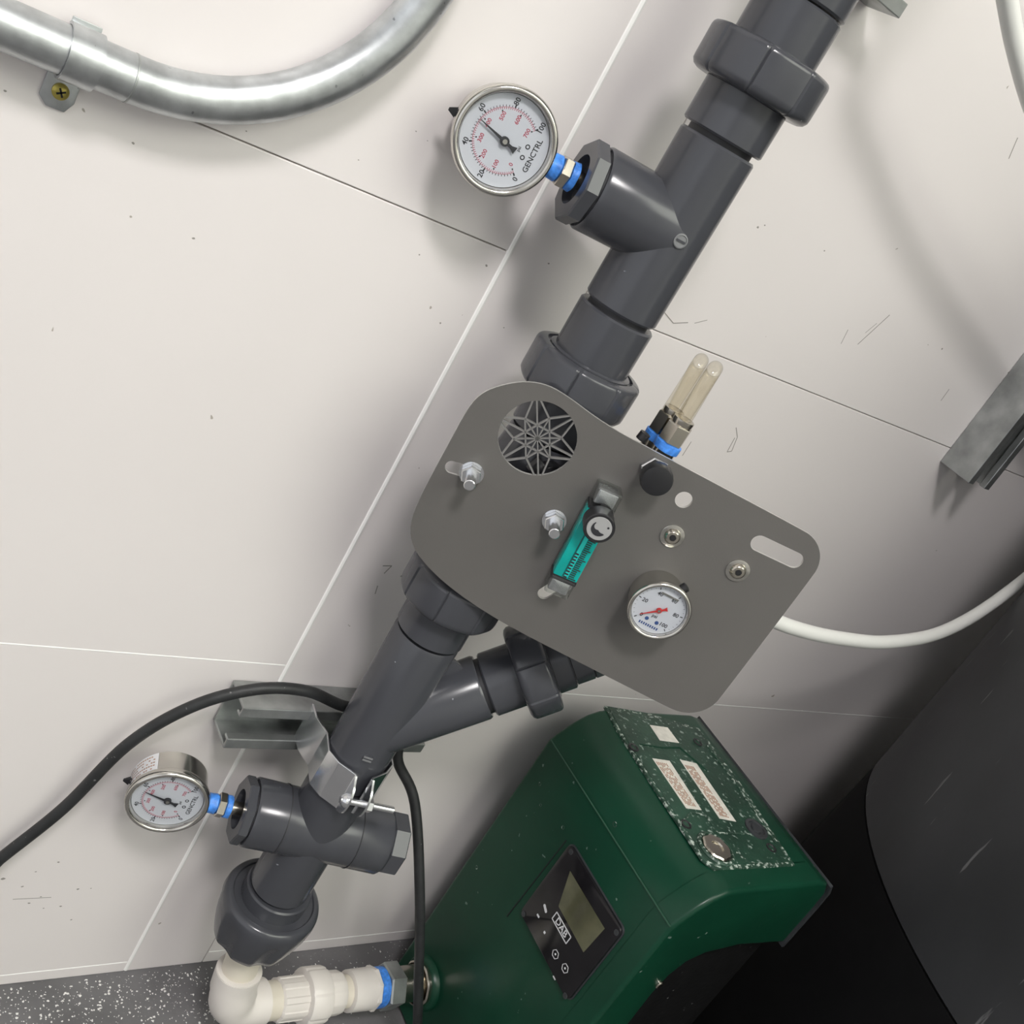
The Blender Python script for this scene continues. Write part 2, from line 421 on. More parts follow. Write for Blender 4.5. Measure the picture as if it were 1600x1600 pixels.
MB().prism(strap_poly(), sx0, sx1, mtx((0, 0, 0), V((0, 1, 0)), V((0, 0, 1)), V((1, 0, 0)))).build('band', 'galv', t)
MB().prism([(-.0085, .0105), (.0070, .0105), (.0066, -.007), (.0035, -.0125), (-.0050, -.0125), (-.0092, -.0085)], .0002, .0018, mtx((0, 0, 0), V((1, 0, 0)), V((0, 0, 1)), V((0, -1, 0)))).build('tab', 'galv', t, bevel=.0004)
MB().prism([(-.0068, .0), (.0068, .0), (.0068, .006), (-.0068, .006)], .0018, .0030, mtx((0, -.0035, .0262), V((1, 0, 0)), V((0, 0, 1)), V((0, -1, 0)))).build('lip', 'galv', t, bevel=.0004)
sc = MB().lathe([(.0018, .0040), (.0030, .0040), (.0042, .0026), (.0045, .0008)], (-.001, 0, -.0035), (0, -1, 0), 24).build('screw', 'brass_screw', t)
mb = MB()
for a in (.5, .5+pi/2): mb.bar((-.0022*cos(a)-.001, -.0022*sin(a)-.0035), (.0022*cos(a)-.001, .0022*sin(a)-.0035), .0009, .0040, .0047, mtx((0, 0, 0), V((1, 0, 0)), V((0, 0, 1)), V((0, -1, 0))))
mb.build('cross_recess', 'black_matte', sc, smooth=0)

# ------------------------------------------------------------------ strut channels
def strut_profile(wd=.041, dp=.038, th=.0024, lip=.0095, ret=.007):
    h = wd/2
    return [(-h, 0), (h, 0), (h, dp), (h-lip, dp), (h-lip, dp-ret), (h-lip+th, dp-ret), (h-lip+th, dp-th), (h-th, dp-th), (h-th, th),
            (-h+th, th), (-h+th, dp-th), (-h+lip-th, dp-th), (-h+lip-th, dp-ret), (-h+lip, dp-ret), (-h+lip, dp), (-h, dp)]
def strut(label, p0, length, along, across, dp=.038):
    t = thing('strut_channel', label, 'strut', mtx(V(p0), V(across), V((0, -1, 0)), V(along)), 'galvanised strut channels on the wall')
    MB().prism(strut_profile(dp=dp), 0, length).build('channel', 'galv_dull', t, smooth=0, bevel=.0007, bang=50)
    return t
strut('galvanised strut channel standing upright on the wall beside the tank', (.993, -.0004, .679), .9, (0, 0, 1), (-1, 0, 0))
strut('short galvanised strut channel behind the pipe above the lower gauge', (.357, -.0004, .3138), .180, (1, 0, 0), (0, 0, 1), .030)
strut('short galvanised strut channel behind the pipe at the top edge', (.357, -.0004, .9630), .196, (1, 0, 0), (0, 0, 1), .030)

# ------------------------------------------------------------------ the dark grey pipework
AX = V((.4395, -.07, 0))
def dh(deg): return V((cos(radians(deg)), sin(radians(deg)), 0))
Z = V((0, 0, 1))
def collar(z0, z1, r, ch=.0012):
    return [(z0, r-ch), (z0+ch, r), (z1-ch, r), (z1, r-ch)]
def nut_mod(n, depth, width):
    def f(r, a, t):
        q = (a*n/(2*pi)) % 1.0
        return r - (depth if q < width else 0) - .0006*(1-cos(a*n))/2
    return f
def union(name, label, origin, axis, ring, lo, hi, rn=.0372, rc=.0256, hint=None, group='dark grey pipe unions'):
    """origin on the axis; ring=(s0,s1), lo=(s0,s1), hi=(s0,s1)"""
    t = thing(name, label, 'pipe union', base(origin), group)
    s0, s1 = ring
    prof = [(s0, rc-.002), (s0, rn-.0045), (s0+.0012, rn-.0018), (s0+.0035, rn-.0002), (s0+.006, rn), (s1-.0035, rn), (s1-.0018, rn-.0004), (s1-.0006, rn-.0014), (s1, rn-.003), (s1+.0004, rc+.0055), (s1-.0015, rc+.005), (s1-.002, rc-.002)]
    MB().lathe(prof, (0, 0, 0), axis, 192, nut_mod(8, .0011, .03), hint).build('union_nut', 'pvc', t, smooth=40)
    MB().lathe(collar(lo[0], lo[1], rc), (0, 0, 0), axis, 64).build('collar', 'pvc', t)
    MB().lathe(collar(hi[0], hi[1], rc), (0, 0, 0), axis, 64).build('collar', 'pvc', t)
    MB().lathe([(hi[0]-.0005, rc+.0028), (hi[0]+.0012, rc+.0030), (hi[0]+.0022, rc+.0012), (hi[0]+.0022, rc-.001)], (0, 0, 0), axis, 64).build('shoulder', 'pvc', t)
    return t

# pipe leaving the top of the picture
t = thing('pipe', 'dark grey pipe stub above the topmost union', 'pipe', base(AX + V((0, 0, .9095))))
MB().lathe(collar(.0, .30, .0258), (0, 0, 0), Z, 64).build('tube', 'pvc', t)
q = dh(-112)
mb = MB().lathe([(.0250, .0035), (.0264, .0035), (.0266, .003)], V((0, 0, .010)), q, 24)
mb.build('gate_mark', 'grey_disc', t)

union('pipe_union', 'ribbed dark grey union nut at the top, above the tee with the gauge', AX + V((0, 0, .855)), Z, (0, .0265), (-.026, .001), (.0255, .0535), .0378, .0257)
union('pipe_union', 'ribbed dark grey union nut directly above the sheet panel', AX + V((0, 0, .651)), Z, (0, .028), (-.028, .001), (.027, .0615), .0372, .0254)
union('pipe_union', 'dark grey union nut directly below the sheet panel, above the wye', AX + V((0, 0, .4790)), Z, (0, .0285), (-.0260, .001), (.0275, .040), .0372, .0256)

# tee with the upper gauge
PT = 161.0; ZT = .7708
t = thing('pipe_tee', 'dark grey plastic tee carrying the upper gauge on its left outlet', 'pipe tee', base(AX + V((0, 0, ZT))))
MB().lathe([(-.055, .0232), (-.0535, .0243), (.0535, .0243), (.055, .0232)], (0, 0, 0), Z, 72).build('body', 'pvc', t)
MB().lathe([(0, .0248), (.0535, .0252), (.0555, .0240)], (0, 0, 0), dh(PT), 72).build('outlet', 'pvc', t)
def bush(par, d, s0, s1, plug=False, r=.0245):
    MB().lathe([(s0-.004, r-.0022), (s0+.0012, r-.0022), (s0+.0012, r-.004)], (0, 0, 0), d, 48).build('gap_ring', 'gap_pvc', par)
    b = MB()
    x, y, z = frame(d); n = 8; prof = [(s0+.001, r-.001), (s0+.0018, r), (s1-.001, r), (s1, r-.001)]
    if plug:
        b.hexn(V(d)*(s0+.001), V(d)*s1, r, .001, n=8, rot=pi/8)
    else:
        vs = []; fs = []
        prof = prof + [(s1, .0150), (s1-.006, .0142), (s1-.006, .0085)]
        for (tt, rr) in prof:
            for k in range(n*6):
                a = 2*pi*k/(n*6); w_ = (a % (2*pi/n)) - pi/n
                oct_ = cos(pi/n)/cos(w_) if rr > .02 else 1.0
                vs.append(z*tt + (x*cos(a) + y*sin(a))*rr*oct_*1.03 if rr > .02 else z*tt + (x*cos(a)+y*sin(a))*rr)
        m_ = n*6
        for i in range(len(prof)-1):
            for k in range(m_): fs.append((i*m_+k, i*m_+(k+1) % m_, (i+1)*m_+(k+1) % m_, (i+1)*m_+k))
        fs.append(tuple((len(prof)-1)*m_+k for k in range(m_)))
        b.add(vs, fs)
    return b.build('reducing_bush' if not plug else 'end_plug', 'pvc', par, smooth=25)
bush(t, dh(PT), .0555, .0655)
gd = dh(PT+90)
MB().lathe([(.0236, .0045), (.0254, .0043), (.0256, .0036), (.0251, .0033), (.0251, .0003)], (0, 0, 0), gd, 28).build('gate_mark', 'pvc_light', t)
MB().box((-.0029, -.0006, .0250), (.0029, .0006, .0257), mtx((0, 0, 0), *frame(gd))).build('gate_slot', 'pvc', t)
for s in (-1, 1):
    MB().lathe([(-.002, .0205), (.002, .0205)], (0, 0, s*.0565), Z, 48).build('gap_ring', 'gap_pvc', t)

# valve hidden behind the panel, seen through the cut-out
t = thing('ball_valve', 'dark grey valve body behind the round cut-out in the panel', 'valve', base(AX + V((0, 0, .567))))
MB().lathe([(-.0470, .024), (-.040, .025), (-.035, .0255), (-.030, .0272), (.030, .0272), (.034, .0262), (.046, .025), (.0545, .024)], (0, 0, 0), Z, 96, lambda r, a, s: r*(1 + (.03*(cos(12*a) > .3) if r > .0268 else 0))).build('body', 'pvc', t, smooth=30)
hb = MB(); hb.cyl(dh(-100)*.020+V((0, 0, .038)), dh(-100)*.0320+V((0, 0, .038)), .011, 28, .001)
hb.box((-.018, -.005, .027), (.018, .005, .0322), mtx(V((0, 0, .038)), *frame(dh(-100), (.5, .2, 1))))
hb.build('handle', 'black', t, bevel=.001)

# wye below the panel and the union on its side branch
ZW = .3605; BD = (dh(-17)*cos(radians(45)) + Z*sin(radians(45)))
t = thing('pipe_wye', 'dark grey plastic wye with a branch rising to the right below the panel', 'pipe wye', base(AX + V((0, 0, ZW))))
MB().lathe([(-.0490, .0243), (.0885, .0249), (.0905, .0238)], (0, 0, 0), Z, 72).build('body', 'pvc', t)
MB().lathe([(0, .0238), (.0835, .0246), (.0855, .0236)], (0, 0, 0), BD, 72).build('branch', 'pvc', t)
gm = dh(-112)
MB().lathe([(.0240, .0042), (.0250, .0038)], V((0, 0, -.0115)), gm, 24).build('gate_mark', 'pvc', t)
mb = MB()
for s_ in (-.0014, .0014): mb.box((-.0034, s_-.0006, .0246), (.0034, s_+.0006, .0256), mtx(V((0, 0, -.0115)), *frame(gm)))
mb.build('gate_bars', 'pvc_light', t)
# web between run and branch
wx = dh(-17)
MB().prism([(.018, .035), (.060, .062), (.030, .075), (.0235, .076)], -.0025, .0025, mtx((0, 0, 0), wx, Z, wx.cross(Z))).build('web', 'pvc', t, bevel=.001)
MB().lathe([(.089, .0205), (.0935, .0205)], (0, 0, 0), Z, 48).build('gap_ring', 'gap_pvc', t)
MB().lathe([(.084, .0210), (.0900, .0210)], (0, 0, 0), BD, 48).build('gap_ring', 'gap_pvc', t)
tu = union('pipe_union', 'dark grey union nut on the slanting wye branch under the panel', AX + V((0, 0, ZW)) + BD*.1125, BD, (0, .025), (-.0237, .001), (.024, .040), .0360, .0243)
MB().lathe([(.0405, .0225), (.0540, .0225), (.0545, .0215)], (0, 0, 0), BD, 48).build('end_bush', 'pvc', tu)
b = MB(); b.hexn(BD*.0545, BD*.0620, .0225, .001, n=8); b.build('end_plug', 'pvc', tu, smooth=25)

# cross with the lower gauge
PC = 163.0; ZX = .252
t = thing('pipe_cross', 'dark grey plastic cross carrying the lower gauge and a plug', 'pipe cross', base(AX + V((0, 0, ZX))))
MB().lathe([(-.0685, .0236), (-.067, .0247), (.054, .0247), (.0555, .0236)], (0, 0, 0), Z, 72).build('body', 'pvc', t)
MB().lathe([(.0495, .0257), (.0505, .0266), (.0560, .0266), (.0570, .0255)], (0, 0, 0), Z, 72).build('socket_lip', 'pvc', t)
for s_, pd in ((0, PC), (1, PC-180)):
    L = .052 if s_ == 0 else .056
    MB().lathe([(0, .0258), (L, .0264), (L+.0018, .0252)], (0, 0, 0), dh(pd), 72, hint=(0, 0, 1)).build('outlet', 'pvc', t)
    MB().lathe([(L*.55, .0266), (L*.55+.0006, .0266)], (0, 0, 0), dh(pd), 72).build('mould_line', 'gap_pvc', t)
bush(t, dh(PC), .0535, .0620, r=.0250)
bush(t, dh(PC-180), .0575, .0720, plug=True, r=.0255)
MB().lathe([(-.0705, .0215), (-.068, .0215)], (0, 0, 0), Z, 48).build('gap_ring', 'gap_pvc', t)

# bottom union with its large flared nut
t = thing('pipe_union', 'large flared dark grey union nut just above the white elbow', 'pipe union', base(AX + V((.0012, 0, .1205))), 'dark grey pipe unions')
MB().lathe(collar(.034, .0610, .0276), (0, 0, 0), Z, 64).build('collar', 'pvc', t)
MB().lathe([(0, .018), (0, .0305), (.002, .0325), (.008, .0345), (.020, .0378), (.030, .0398), (.040, .0408), (.0445, .0404), (.0475, .0392), (.0490, .0370), (.0492, .0345), (.0480, .0335), (.0475, .024)], (0, 0, 0), Z, 144,
          lambda r, a, s: r*(1 - .075*max(0, cos(6*a+.6))*max(0, min(1, (.040-s)/.012)) if r > .03 else 1)).build('union_nut', 'pvc', t, smooth=40)

# strut clamp holding the wye
t = thing('pipe_clamp', 'bent zinc-plated clamp bolted around the pipe on the lower strut', 'clamp', base(AX + V((0, 0, .3190))))
def clamp_half(s):
    r = .0262; P = [(s*.036, .038), (s*.034, .024), (s*.0266, .009), (s*.0266, -.010), (s*.0195, -.0205), (s*.0075, -.0290), (s*.0062, -.0315)]
    th = .0016; o = []; i_ = []
    for k, p in enumerate(P):
        p0 = V((*P[max(k-1, 0)], 0)); p1 = V((*P[min(k+1, len(P)-1)], 0)); d = (p1-p0).normalized(); n = V((-d.y, d.x, 0))*th*s
        i_.append((p[0]-n.x*0, p[1]-n.y*0)); o.append((p[0]-n.x, p[1]-n.y))
    return i_ + o[::-1]
RM = mtx((0, 0, 0), dh(-15), dh(75), Z)
for s in (-1, 1):
    MB().prism(clamp_half(s), -.0175, .0175, RM).build('clamp_half', 'zinc', t, smooth=20, bevel=.0004)
for s in (-1, 1):
    ear = [(-.0310, -.0175), (-.0310, .0175)] + [(-.0350 - .0085*cos(radians(q)), .0110*sin(radians(q))*1.25) for q in range(80, -81, -16)]
    MB().prism(ear, min(s*.0062, s*.0078), max(s*.0062, s*.0078), RM @ mtx((0, 0, 0), V((0, 1, 0)), V((0, 0, 1)), V((1, 0, 0)))).build('ear', 'zinc', t, smooth=30)
bo = MB().cyl(RM @ V((-.0125, -.038, 0)), RM @ V((.030, -.038, 0)), .0026, 16).build('bolt', 'zinc', t)
MB().lathe([(0, .0052), (.0015, .0052), (.0035, .0035), (.004, .001)], RM @ V((-.0078, -.038, 0)), RM.to_3x3() @ V((-1, 0, 0)), 20).build('bolt_head', 'zinc', bo)
b = MB(); b.hexn(RM @ V((.0078, -.038, 0)), RM @ V((.0125, -.038, 0)), .0055, .0005); b.build('nut', 'zinc', bo, smooth=25)

# ------------------------------------------------------------------ pressure gauges
def gauge(name, label, mx, RB, group, red, needle_val, big=True):
    k = RB/.034
    t = thing(name, label, 'pressure gauge', mx, group)
    zf = .0125*k; zd = .0075*k
    case = [(-.0190*k, .020*k), (-.0185*k, .0290*k), (-.0165*k, .0312*k), (.0055*k, .0314*k), (.006*k, .0305*k), (.006*k, .020*k)]
    MB().lathe(case, (0, 0, 0), Z, 72).build('case', 'steel', t)
    bz = [(.0045*k, .0310*k), (.0045*k, .0332*k), (.0060*k, .0340*k), (.0100*k, .0340*k), (.0120*k, .0332*k), (.0128*k, .0318*k), (.0124*k, .0302*k), (.0112*k, .0296*k), (.0072*k, .0288*k), (.0050*k, .0288*k)]
    MB().lathe(bz, (0, 0, 0), Z, 96, closed=True).build('bezel', 'steel', t, smooth=50)
    d = MB().lathe([(.0052*k, .0286*k), (zd, .0286*k)], (0, 0, 0), Z, 64).build('dial', 'dial', t)
    MB().lathe([(.0104*k, .0294*k), (.0110*k, .0294*k)], (0, 0, 0), Z, 64).build('glass', 'glass', t)
    def pol(a, r): return (r*cos(a), r*sin(a))
    A0, A1 = radians(225), radians(-45)
    bk = MB(); rd = MB(); bl = MB(); e = .00012
    if big:
        for i in range(101 if False else 51):
            a = A0 + (A1-A0)*i/50; L = .0019 if i % 10 == 0 else .0011
            bk.bar(pol(a, .0205*k), pol(a, (.0205+L)*k), (.0009 if i % 10 == 0 else .00036)*k, zd, zd+e)
        for i in range(71):
            a = A0 + (A1-A0)*i/70
            rd.bar(pol(a, .0190*k), pol(a, .0202*k), .00034*k, zd, zd+e)
        for i in range(90):
            a = A0 + (A1-A0)*i/90; a2 = A0 + (A1-A0)*(i+1)/90
            rd.bar(pol(a, .0203*k), pol(a2, .0203*k), .0002*k, zd, zd+e)
        for i, s_ in enumerate(('0', '20', '40', '60', '80', '100')):
            a = A0 + (A1-A0)*i/5; p = pol(a, .0246*k); bk.text(s_, .0048*k, Matrix.Translation((p[0], p[1], zd+e)))
        for i, s_ in enumerate(('0', '100', '200', '300', '400', '500', '600', '700')):
            a = A0 + (A1-A0)*i/7; p = pol(a, .0150*k); rd.text(s_, .0038*k, Matrix.Translation((p[0], p[1], zd+e)))
            p1 = pol(a, .0176*k); p2 = pol(a, .0186*k); bk.bar(p1, p2, .0008*k, zd, zd+e)
        bk.text('GENCTRL', .0050*k, Matrix.Translation((0, -.0205*k, zd+e)))
        bk.text('psi', .0030*k, Matrix.Translation((0, -.0105*k, zd+e)))
        for sx in (-.0036, .0036):
            bk.add(*ring2d(sx*k, -.0150*k, .0016*k, .0009*k, zd+e))
        rd.build('red_scale', 'print_red', d, smooth=0)
    else:
        for i, s_ in enumerate(('0', '20', '40', '60', '80', '100')):
            a = A0 + (A1-A0)*i/5; p = pol(a, .0190*k); bk.text(s_, .0064*k, Matrix.Translation((p[0], p[1], zd+e)))
            bk.bar(pol(a, .0240*k), pol(a, .0268*k), .0009*k, zd, zd+e)
        for i in range(26):
            a = A0 + (A1-A0)*i/25; bk.bar(pol(a, .0255*k), pol(a, .0268*k), .0003*k, zd, zd+e)
        bk.text('psi', .0055*k, Matrix.Translation((0, -.0085*k, zd+e)))
        for sx in (-.006, .006): bl.prism(circle(sx*k, -.0145*k, .0022*k, 16), zd, zd+e)
        for q in range(9): bl.bar(((-.0115+q*.0026)*k, -.0212*k), ((-.0100+q*.0026)*k, -.0212*k), .0030*k, zd, zd+e)
        bl.build('blue_print', 'print_blue', d, smooth=0)
        MB().prism(rrect(-.0085*k, .0188*k, .0120*k, .0206*k, .0006*k), zd, zd+.0008).build('dial_stop', 'steel', d)
    bk.build('black_scale', 'print_black', d, smooth=0)
    a = A0 + (A1-A0)*needle_val/100; u = V((cos(a), sin(a), 0)); p = V((-u.y, u.x, 0))
    nd = MB(); zn = zd + .0016*k
    nd.prism([tuple((u*.0205*k + p*.0002*k)[:2]), tuple((u*.0205*k - p*.0002*k)[:2]), tuple((-p*.0010*k + u*.002*k)[:2]), tuple((-u*.0055*k - p*.0010*k)[:2]), tuple((-u*.0088*k - p*.0024*k)[:2]), tuple((-u*.0088*k + p*.0024*k)[:2]), tuple((-u*.0055*k + p*.0010*k)[:2]), tuple((p*.0010*k + u*.002*k)[:2])], zn, zn+.0004)
    nd.prism(circle(0, 0, .0030*k, 24), zn-.0012*k, zn+.0008*k)
    n_ = nd.build('needle', red, t)
    MB().prism(circle(0, 0, .0016*k, 20), zn+.0008*k, zn+.0014*k).build('hub', 'steel' if big else 'nickel', n_)
    return t
def ring2d(cx, cy, ro, ri, z, n=16):
    vs = []; fs = []
    for k in range(n):
        a = 2*pi*k/n; vs += [(cx+ro*cos(a), cy+ro*sin(a), z), (cx+ri*cos(a), cy+ri*sin(a), z)]
    for k in range(n):
        j = (k+1) % n; fs.append((2*k, 2*j, 2*j+1, 2*k+1))
    return vs, fs
def pipe_gauge(label, z, phi, dist, val, stem_end, sticker=False):
    Y_ = dh(phi); N_ = dh(phi+90); X_ = Z
    t = gauge('pressure_gauge', label, mtx(AX + V((0, 0, z)) + Y_*dist, X_, Y_, N_), .0300, 'pressure gauges on the pipework', 'print_black', val)
    L = dist - stem_end + .004
    st = MB(); st.cyl((0, -.026, 0), (0, -L, 0), .0052, 20); st.build('stem', 'nickel', t)
    a0 = .0285
    MB().lathe([(a0+.0005, .0052), (a0+.0012, .0072), (a0+.0075, .0076), (a0+.0085, .0064)], (0, 0, 0), (0, -1, 0), 24, lambda r, a, s: r*(1+.04*sin(5*a+s*900))).build('thread_tape', 'tape', t)
    b = MB(); b.hexn((0, -(a0+.0085), 0), (0, -(a0+.0142), 0), .0094, .0006, hint=(1, .3, 0)); b.build('hex_nut', 'nickel', t, smooth=25)
    MB().lathe([(a0+.0142, .0066), (a0+.0146, .0084), (a0+.0186, .0086), (a0+.0192, .0070)], (0, 0, 0), (0, -1, 0), 24, lambda r, a, s: r*(1+.03*sin(6*a+s*700))).build('thread_tape', 'tape', t)
    pg = MB(); pg.cyl((0, .026, -.004), (0, .0290, -.004), .0022, 16); pg.add([(-.0030, .0290, -.0055), (.0030, .0290, -.0055), (.0008, .0335, -.004), (-.0008, .0335, -.004), (-.0030, .0290, -.0025), (.0030, .0290, -.0025), (.0008, .0335, -.003), (-.0008, .0335, -.003)], [(0,1,2,3),(4,7,6,5),(0,4,5,1),(1,5,6,2),(2,6,7,3),(3,7,4,0)])
    pg.build('vent_plug', 'black', t)
    if sticker:
        vs = []; fs = []; n = 16
        for k in range(n+1):
            a = radians(35 + 62*k/n)
            for zz in (-.0140, .0030): vs.append((.0279*cos(a), .0279*sin(a), zz))
        for k in range(n): fs.append((2*k, 2*k+2, 2*k+3, 2*k+1))
        st_ = MB().add(vs, fs).build('sticker', 'white_print', t)
        mb = MB()
        for row in range(5):
            for k in range(14):
                if random.random() < .25: continue
                a = radians(40 + 53*k/14); a2 = a + radians(2.8); zz = -.0120 + row*.0030
                mb.add([(.02797*cos(a), .02797*sin(a), zz), (.02797*cos(a2), .02797*sin(a2), zz), (.02797*cos(a2), .02797*sin(a2), zz+.0012), (.02797*cos(a), .02797*sin(a), zz+.0012)], [(0, 1, 2, 3)])
        mb.build('sticker_lines', 'sticker_print', st_, smooth=0)
    return t
pipe_gauge('stainless pressure gauge on the upper tee near the conduit', ZT, 160, .1135, 55, .0625)
pipe_gauge('stainless pressure gauge on the lower cross, white sticker on its case', ZX, PC, .1155, 55, .060, True)

# ------------------------------------------------------------------ the sheet panel and what is mounted on it
PA = radians(-32); U = V((cos(PA), sin(PA), 0)); N = V((sin(PA), -cos(PA), 0)); PH = .0392
def pm(u, z, n=0.0): return mtx(V((AX.x, AX.y, 0)) + U*u + N*(PH + n) + V((0, 0, z)), U, Z, N)
def plp(px, py, n=0.0):
    P0 = V((AX.x, AX.y, 0)) + N*(PH+n); r = ray(px, py); P = CAM + r*(((P0-CAM).dot(N))/r.dot(N))
    return ((P-P0).dot(U), P.z)
def sm(pts, it=2):
    for _ in range(it):
        q = []
        for i in range(len(pts)):
            a, b = pts[i], pts[(i+1) % len(pts)]
            q += [(a[0]*.75+b[0]*.25, a[1]*.75+b[1]*.25), (a[0]*.25+b[0]*.75, a[1]*.25+b[1]*.75)]
        pts = q
    return pts
def off(p): return (p[0]-.06, p[1]-.58)
outl = [(-.0562, .5600), (-.0535, .5400), (-.0450, .5265), (-.0300, .5185), (-.0120, .5125), (.0120, .5080), (.0400, .5052), (.10, .5040), (.1580, .5030)]
for k in range(7):
    a = -pi/2 + pi/2*k/6; outl.append((.1655+.023*cos(a), .526+.023*sin(a)))
for k in range(7):
    a = pi/2*k/6; outl.append((.1665+.0225*cos(a), .6350+.0225*sin(a)))
outl += [(.10, .6575), (.0300, .6575), (.0120, .6590), (-.0060, .6620), (-.0210, .6628), (-.0340, .6585), (-.0450, .6500), (-.0535, .6400), (-.0568, .6280), (-.0565, .60)]
HC = (-.0105, .6300); HR = .0242
st1, st2 = plp(737, 738), plp(866, 812)
slB = plp(850, 926); slA = (slB[0]+.006, slB[1]+.013)
loops = [[off(p) for p in sm(outl, 2)], [off(p) for p in circle(*HC, HR, 64)[::-1]],
         [off(p) for p in slot(plp(706, 729), (st1[0]-.002, st1[1]-.0005), .0042)[::-1]],
         [off(p) for p in circle(*plp(1068, 780), .0055, 24)[::-1]],
         [off(p) for p in slot(plp(1186, 848), plp(1241, 874), .0056)[::-1]],
         [off(p) for p in slot(slB, slA, .0042)[::-1]]]
pt = thing('instrument_panel', 'grey sheet panel with star-pattern cut-out bolted in front of the pipe', 'panel', pm(.06, .58))
vs, fs = curve_plate(loops, .0022, 'plate')
po = MB().add(vs, fs).build('plate', 'panel', pt, smooth=20)
po.data.materials.append(M['edge'])
for f_ in po.data.polygons:
    if abs(f_.normal.z) < .5: f_.material_index = 1
# star lattice in the round cut-out
lt = MB(); hc = off(HC)
def lp(a, r): return (hc[0] + HR*r*cos(radians(a)), hc[1] + HR*r*sin(radians(a)))
bw = .00098; zz = (-.0009, .0010)
for k in range(6):
    q0 = 60*k; p0 = 30 + 60*k
    lt.bar(lp(q0, 0), lp(q0, .37), bw*.8, *zz); lt.bar(lp(p0, 0), lp(p0, .60), bw*.8, *zz)
    lt.bar(lp(q0, .36), lp(q0, 1.01), bw, *zz)
    lt.bar(lp(p0, .61), lp(p0+120, .61), bw, *zz)
    for s in (-1, 1): lt.bar(lp(p0, .60), lp(p0 + s*24.5, 1.01), bw, *zz)
lt.prism(circle(*hc, .0016, 16), *zz)
lt.build('star_lattice', 'lattice', pt, smooth=0)
# U-bolt ends with nuts
for s_ in (st1, st2):
    q = off(s_)
    stt = MB().cyl((*q, -.070), (*q, .0215), .0036, 20, .0005).build('bolt_stud', 'zinc', pt)
    MB().lathe([(.0012, .0078), (.0020, .0078)], (*q, 0), Z, 24).build('washer', 'zinc', stt)
    b = MB(); b.hexn((*q, .0020), (*q, .0080), .0068, .0006, rot=.4); b.build('nut', 'zinc', stt, smooth=25)
# button-head bolts
for p in ((1050, 836), (1152, 890)):
    q = off(plp(*p))
    bb = MB().lathe([(.0011, .0078), (.0018, .0078), (.0020, .0072)], (*q, 0), Z, 32).build('washer', 'steel', pt)
    MB().lathe([(.002, .0054), (.0034, .0050), (.0044, .0038), (.0045, .0022), (.0032, .0021), (.0031, .0002)], (*q, 0), Z, 28).build('button_bolt', 'nickel', bb)
    b = MB(); b.hexn((*q, .0040), (*q, .0047), .0021); b.build('hex_socket', 'black', bb, smooth=0)

# flow meter
f0 = plp(868, 915); f1 = plp(950, 752)
fc = ((f0[0]+f1[0])/2 + .0005, (f0[1]+f1[1])/2 - .0035)
t = thing('flow_meter', 'teal acrylic flow meter with black knob on the grey panel', 'flow meter', pm(fc[0], fc[1], .0012) @ Matrix.Rotation(radians(4), 4, 'Z'))
W_ = .0082
MB().prism(rrect(-W_, -.0220, W_, .0300, .0010), .0025, .0145).build('body', 'teal', t, bevel=.0006)
MB().prism(rrect(-W_, -.0355, W_, -.0222, .0015), .0, .0150).build('end_block', 'acrylic', t, bevel=.0008)
MB().prism(rrect(-W_, .0302, W_, .0440, .0015), .0, .0150).build('end_block', 'acrylic', t, bevel=.0008)
MB().prism(rrect(-W_*.8, -.0340, W_*.8, -.0248, .001), .001, .013).build('end_insert', 'zinc', t, bevel=.001)
MB().prism(rrect(-W_*.8, .0320, W_*.8, .0420, .001), .001, .013).build('end_insert', 'zinc', t, bevel=.001)
MB().prism(rrect(-W_-.0003, -.0248, W_+.0003, -.0216, .0006), .002, .0148).build('end_band', 'black', t)
MB().prism(rrect(-W_-.0003, .0285, W_+.0003, .0305, .0006), .002, .0148).build('end_band', 'black', t)
MB().prism(rrect(-.0013, -.021, .0013, .028, .0008), .0146, .0150).build('float_tube', 'teal_light', t)
mb = MB()
for k in range(26):
    y_ = -.0205 + k*.00145; L = .0050 if k % 5 == 0 else .0034
    mb.bar((.0018, y_), (.0018+L, y_), .0006, .0146, .0149)
mb.bar((-.0020, -.021), (-.0020, .020), .0003, .0146, .0149)
for k in range(9): mb.bar((-.0016, -.0205+k*.0022), (.0008, -.0205+k*.0022), .0011, .0150, .0152)
mb.build('scale_marks', 'print_black', t, smooth=0)
kn = MB().lathe([(.0145, .0085), (.0150, .0098), (.0265, .0098), (.0272, .0092)], (.0012, .0235, 0), Z, 40, lambda r, a, s: r*(1-.02*(sin(20*a) > 0.4))).build('knob', 'black', t)
MB().lathe([(.0272, .0078), (.0275, .0076)], (.0012, .0235, 0), Z, 40).build('knob_face', 'grey_disc', kn)
sw = []
for k in range(13):
    a = radians(170 + 190*k/12 - 30); r_ = .0050; sw.append((.0012 + r_*cos(a), .0235 + r_*sin(a)))
for k in range(12, -1, -1):
    a = radians(170 + 190*k/12 - 30); wd = .0040*sin(pi*min(1, (k/12)**1.5*.9+.05)); sw.append((.0012 + (.0050-wd)*cos(a), .0235 + (.0050-wd)*sin(a)))
m_ = MB().prism(sw, .0275, .0277); m_.prism(circle(.0060, .0262, .0007, 10), .0275, .0277)
m_.build('knob_mark', 'print_black', kn, smooth=0)

